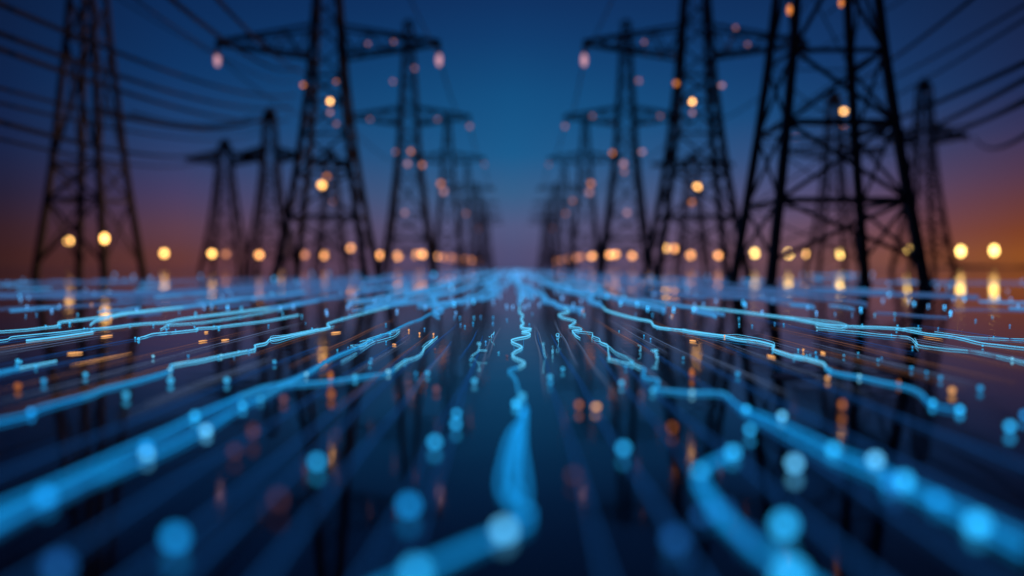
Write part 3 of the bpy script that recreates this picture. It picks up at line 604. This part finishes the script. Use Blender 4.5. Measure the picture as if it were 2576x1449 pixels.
amber = [(45, 971, .036, 'orange_bulb', 'orange peg light at the far left edge', 1), (2394, 982, .036, 'amber_bulb', 'amber peg light near the end bead of the long right trail', 1), (2081, 951, .028, 'amber_bulb', 'amber peg light under the long right trail', 1),
 (1499, 1023, .056, 'amber_bulb', 'bright wide amber peg light right of the corkscrew', .62), (1456, 1018, .040, 'orange_bulb', 'dull orange peg light beside the bright wide amber one', 1.3), (2118, 1018, .040, 'orange_bulb', 'tall orange peg light in front of the tallest pylon reflection', 1.7),
 (636, 1084, .046, 'pink_bulb', 'tall pink peg light left of the middle', 1.7), (831, 945, .030, 'orange_bulb', 'tall orange peg light behind the broad left trail', 2.0), (833, 992, .032, 'orange_bulb', 'orange peg light in front of the broad left trail', 1.4), (1740, 938, .030, 'orange_bulb', 'tall orange peg light above the thick zigzag trail', 1.9),
 (713, 1003, .034, 'pink_bulb', 'dull pink peg light below the fork of the left trails', 1), (1097, 978, .032, 'pink_bulb', 'dull brown-pink peg light below the branch trail', 1), (1442, 1195, .04, 'pink_bulb', 'faint mauve peg light on the right-hand beam', 1), (700, 1256, .036, 'pink_bulb', 'faint red peg light at the bottom left of the corkscrew', 1.6), (1690, 1075, .032, 'orange_bulb', 'faint orange peg light left of the hooked trail end', 1.4), (590, 1135, .04, 'pink_bulb', 'faint pink smear of a peg light beside the tall pink one', 1.2),
 (1275, 895, .018, 'pink_bulb', 'tiny pink peg light among strands left of the corkscrew', .6), (1094, 878, .018, 'pink_bulb', 'tiny pink peg light right of the small hook trail', .7), (2260, 962, .02, 'orange_bulb', 'small orange peg light beside the row of blue ones', 1.6), (2600, 980, .02, 'orange_bulb', 'small orange peg light on the right edge', 1)]
for (u, v, r, mt, lb, tl) in amber: peg(u, v, r, mt, lb, hz=.02 + r * tl * .8, tall=tl, stem='pole', group='warm light pegs')
# amber dashes lying on the ground
dashes = [(R4([(760, 1252), (850, 1240)]), 'nearest under the left pylon'), (R4([(505, 1378), (625, 1370)]), 'largest, at the left'), (R4([(1497, 1288), (1565, 1280)]), 'left one of a close pair'), (R4([(1668, 1280), (1728, 1273)]), 'right one of a close pair'), (R4([(1540, 1218), (1570, 1216)]), 'smallest, above the pair'), (R4([(2495, 1224), (2570, 1216)]), 'at the foot of the left-middle pylon reflection'),
  (S1([(530, 178), (1000, 82)]), 'long glowing streak at the left'), (R6([(1040, 1370), (1075, 1380)]), 'tiny, right of the looped trail'), (R6([(635, 1392), (700, 1408)]), 'pinkish, under the looped trail'), (R5([(385, 1310), (413, 1312)]), 'tiny, left of the small hook trail'), (R6([(1810, 1250), (1965, 1272)]), 'thin, above the right stepping trail'), (S3([(1040, 80), (1075, 90)]), 'tiny, beyond the looped trail'), (R6([(50, 1280), (100, 1286)]), 'tiny, left of the looped trail')]
for (pts, lb) in dashes:
    p, q = gp(*pts[0], .02), gp(*pts[1], .02); m_ = MB(); L_ = (q - p)
    wid = .017 if 'long' not in lb and 'thin' not in lb else .005
    m_.tube([L_ * t for t in (0, .12, .35, .65, .9, 1)], [wid * f_ for f_ in (.25, .75, 1, .9, .6, .2)], 8)
    o = m_.build('amber_dash', M['amber_bulb'], None, True); o.location = p
    tag(o, 'amber light dash lying on the ground, ' + lb, 'light dash', 'amber light dashes')
p = gp(*S3([(840, 262)])[0], .01)
m_ = MB(); m_.lathe((0, 0, 0), [(.30, 0), (.30, .01), (.22, .016)], 20); o = m_.build('copper_disc', solid('copper', (.45, .24, .20), .35, .6), None); o.location = (p.x, p.y, .004)
tag(o, 'flat pale copper disc lying in front of the tallest pylon reflection', 'disc')

# countless small pegs over the middle and far plain
def peg_proto(mt, name='light_peg'):
    m_ = MB(); m_.ball((0, 0, .09), .05, 1, 10, 8); m_.lathe((0, 0, 0), [(.03, 0), (.03, .01), (.010, .014), (.010, .05)], 6)
    me = bpy.data.meshes.new(name); me.from_pydata(m_.v, [], m_.f); me.polygons.foreach_set('use_smooth', [True] * len(me.polygons)); me.materials.append(M[mt]); return me
protos = [peg_proto('bulb'), peg_proto('bulb_mid'), peg_proto('trail_far')]; protos_far = [peg_proto('bulb_far'), peg_proto('bulb_far_dim'), peg_proto('bulb_far_dim')]; pr_pink = peg_proto('pink_bulb'); pr_am = peg_proto('amber_bulb')
def zone(u, v):  # which part of the plain
    side = 'left' if u < 1000 else ('right' if u > 1600 else 'middle')
    dep = 'far' if v < 745 else ('middle distance' if v < 800 else ('near middle distance' if v < 845 else 'near'))
    return side, dep
FARMB = MB()
def small(u, v, s, me, kind='blue', mass=False):
    if mass and v - HZ < 66:
        p = gp(u, v, .09 * s); FARMB.ball(p, .05 * s, 1, 8, 6); FARMB.lathe((p.x, p.y, 0), [(.03 * s, 0), (.01 * s, .015 * s), (.01 * s, .05 * s)], 5); return
    p = gp(u, v, .09 * s); o = bpy.data.objects.new('light_peg', me); COL.objects.link(o)
    o.location = (p.x, p.y, 0); o.scale = (s, s, s)
    side, dep = zone(u, v)
    tag(o, 'small %s peg light among many %s on the plain, %s part' % (kind, {'far': 'far out', 'middle distance': 'halfway out', 'near middle distance': 'at mid range', 'near': 'nearest and sharpest'}[dep], side), 'light peg', 'small pegs scattered over the plain')
cl = [(150, 768), (195, 790), (90, 790), (65, 793), (512, 770), (560, 745), (605, 795), (675, 818), (710, 788), (760, 793), (822, 787), (880, 790), (860, 800), (785, 826), (970, 815), (1066, 826), (1145, 785), (1157, 815), (1155, 797), (1142, 797), (1188, 812), (1190, 797), (1168, 820), (1210, 795), (1238, 812), (1238, 797), (1275, 803), (1242, 840), (1322, 745), (1274, 768), (1330, 765), (1178, 762), (1290, 770), (1402, 846), (1440, 770), (1470, 790), (1640, 790), (1600, 790), (1860, 800), (1890, 818), (1950, 812), (1970, 815), (2030, 770), (2100, 788), (2142, 790), (2200, 790), (2248, 788), (2285, 755), (2335, 768), (2375, 770), (2360, 825), (2310, 820), (2540, 818), (2452, 805), (1800, 755), (1745, 765), (1560, 760), (1510, 745), (1430, 725), (940, 755), (900, 735), (690, 700), (380, 698), (960, 695), (1090, 690), (220, 826), (150, 815), (45, 905), (90, 920), (1135, 720), (1240, 722), (440, 830), (490, 822), (540, 820)]
for (u, v) in cl:
    b_ = v - HZ; s = min(4.2, max(.35, (5.0 if b_ > 100 else 6.5) * H / b_ * 10 / 1.0 * .9)); s = max(.35, min(3.6, 46 / b_ * 1.2))
    small(u + random.uniform(-2, 2), v, s, random.choice(protos if b_ > 115 else protos_far))
for k in range(120):
    b_ = 14 + 100 * random.random() ** 1.2; v = HZ + b_; u = random.uniform(-20, 2595)
    small(u, v, max(.6, min(3.0, 46 / b_ * random.uniform(.7, 1.2))), random.choice(protos_far if b_ < 115 else protos), mass=True)
for k in range(46):
    b_ = random.uniform(100, 235); u = random.uniform(20, 2560)
    small(u, HZ + b_, random.uniform(.22, .42), random.choice(protos))
for slope in (-8.6, -4.6, -2.2, -.6, .1, .7, 1.6, 3.2, 5.2):        # columns of lights down the avenue
    b_ = 9.0
    while b_ < 105:
        u = 1297 + slope * b_ + random.gauss(0, 2 + .05 * b_)
        small(u, HZ + b_, max(.6, min(3.4, 48 / b_ * random.uniform(.75, 1.15))), random.choice(protos_far), mass=True); b_ *= random.uniform(1.18, 1.42)
tag(FARMB.build('distant_light_points', M['bulb_far_dim'], None, True), 'haze of tiny blue light points out toward the horizon', None, None, 'stuff')
# short level dashes of light far out
for k in range(64):
    b_ = 16 + 105 * random.random() ** 1.25; v = HZ + b_; u = random.uniform(-30, 2600)
    if abs(u - 1297) < 2.2 * b_: continue
    L_ = random.uniform(18, 130) * (.6 + b_ / 120); tilt = (HZ - v) / (1297 - u) * random.uniform(.3, 1.0)
    pts = [(u + L_ * t, v + tilt * L_ * t + random.uniform(-.6, .6) + (random.choice([0, 0, 2.5]) if t > .5 else 0)) for t in (0, .25, .5, .52, .75, 1)]
    q = [gp(a_, max(b2, HZ + 8), .03) for a_, b2 in pts]; m_ = MB()
    m_.tube([p - q[0] for p in q], .0006 * q[0].y * random.uniform(.7, 1.5), 6)
    o = m_.build('light_dash', M[random.choice(['trail_far', 'trail_far', 'trail_dim'])], None, True); o.location = q[0]
    side, dep = zone(u, v)
    tag(o, 'short soft blue light dash among many %s on the plain, %s part' % ({'far': 'far out', 'middle distance': 'halfway out', 'near middle distance': 'at mid range', 'near': 'nearest and sharpest'}[dep], side), 'light dash', 'short blue dashes scattered over the far plain')

for (u, v) in [(910, 755), (1028, 830), (1090, 840), (1100, 770), (1520, 715), (1690, 793), (1740, 795), (1822, 845), (2020, 880), (1055, 838), (1080, 775), (1465, 780), (1615, 712), (2585, 800), (230, 765), (280, 800)]:
    b_ = v - HZ; small(u, v, max(.4, min(3.2, 46 / b_ * 1.2)), pr_am if (u * 7) % 3 else pr_pink, 'pinkish amber')

# ------------------------------------------------------------------ small glowing characters
def glyph(name_, label, conv, strokes, r=.006, mt='trail_hot'):
    allp = [p for s_ in strokes for p in s_]
    bx = sum(p[0] for p in allp) / len(allp); by = max(p[1] for p in allp)
    base = gp(*conv([(bx, by)])[0], .01); t = None; m_ = MB()
    for s_ in strokes:
        q = [at(*conv([p])[0], base.y) - base for p in s_]
        m_.tube(q, r, 6)
    o = m_.build(name_, M[mt], None, True); o.location = base
    tag(o, label, 'glowing character', 'tiny glowing characters')
def circ(cx, cy, rx, ry, a0=0, a1=360, n=12): return [(cx + rx * math.cos(math.radians(lerp(a0, a1, k / n))), cy + ry * math.sin(math.radians(lerp(a0, a1, k / n)))) for k in range(n + 1)]
glyph('letter_g', 'tiny glowing letter g beside a dot right of the corkscrew', R5, [circ(1630, 1240, 11, 12), [(1641, 1228), (1641, 1262), (1632, 1272), (1622, 1268)], [(1634, 1272), (1638, 1295)], [(1654, 1250), (1656, 1254)]])
glyph('letter_i', 'tiny glowing letter i right of the corkscrew', R5, [[(1593, 1345), (1593, 1380)], [(1592, 1326), (1594, 1332)]], .009)
glyph('letter_i_and_t', 'tiny glowing letters it right of the zigzag trail', R5, [[(2340, 1350), (2342, 1362)], [(2358, 1350), (2355, 1372)], [(2370, 1348), (2372, 1400), (2382, 1418)], [(2362, 1352), (2388, 1356)], [(2372, 1380), (2388, 1382)], [(2374, 1415), (2388, 1412), (2386, 1400)]], .010)
glyph('letter_n', 'tiny glowing letter n left of the letters it', R5, [[(2240, 1318), (2256, 1322), (2258, 1364)], [(2236, 1314), (2242, 1318)], [(2248, 1350), (2250, 1364)]], .006)
glyph('letter_s', 'tiny glowing hooked mark left of the corkscrew top', R5, [[(1152, 1215), (1150, 1230), (1136, 1236), (1128, 1250), (1136, 1262)], [(1112, 1252), (1120, 1256)]], .007)
glyph('digit_nine', 'tiny glowing loop like a nine on a strand left of the corkscrew', R5, [circ(1038, 1305, 12, 8), [(1048, 1300), (1040, 1330), (1034, 1360), (1010, 1380), (980, 1400)], [(1034, 1356), (1088, 1356)], circ(1090, 1357, 3, 3)], .007)
glyph('digit_one', 'tiny glowing tick like a one right of the corkscrew', R5, [[(1515, 1300), (1522, 1315), (1528, 1370), (1534, 1408)], [(1528, 1300), (1522, 1318)], [(1540, 1404), (1545, 1409)]], .007)

# ------------------------------------------------------------------ camera
cd = bpy.data.cameras.new('camera'); cam = bpy.data.objects.new('camera', cd); COL.objects.link(cam)
cam.location = (0, 0, H); cam.rotation_euler = (math.pi / 2 - TH, 0, 0)
cd.sensor_width = 36; cd.lens = F / 2575 * 36; cd.clip_start = .05; cd.clip_end = 20000
cd.dof.use_dof = True; cd.dof.focus_distance = H * F / 180
cd.dof.aperture_fstop = (cd.lens / 1000) / (.160 * H); cd.dof.aperture_blades = 0
sc.camera = cam
sc.render.engine = 'CYCLES'
cy = sc.cycles; cy.max_bounces = 5; cy.diffuse_bounces = 2; cy.glossy_bounces = 3; cy.use_denoising = True
cy.sample_clamp_indirect = 6
sc.view_settings.view_transform = 'Standard'; sc.view_settings.look = 'None'; sc.view_settings.exposure = 0; sc.view_settings.gamma = 1
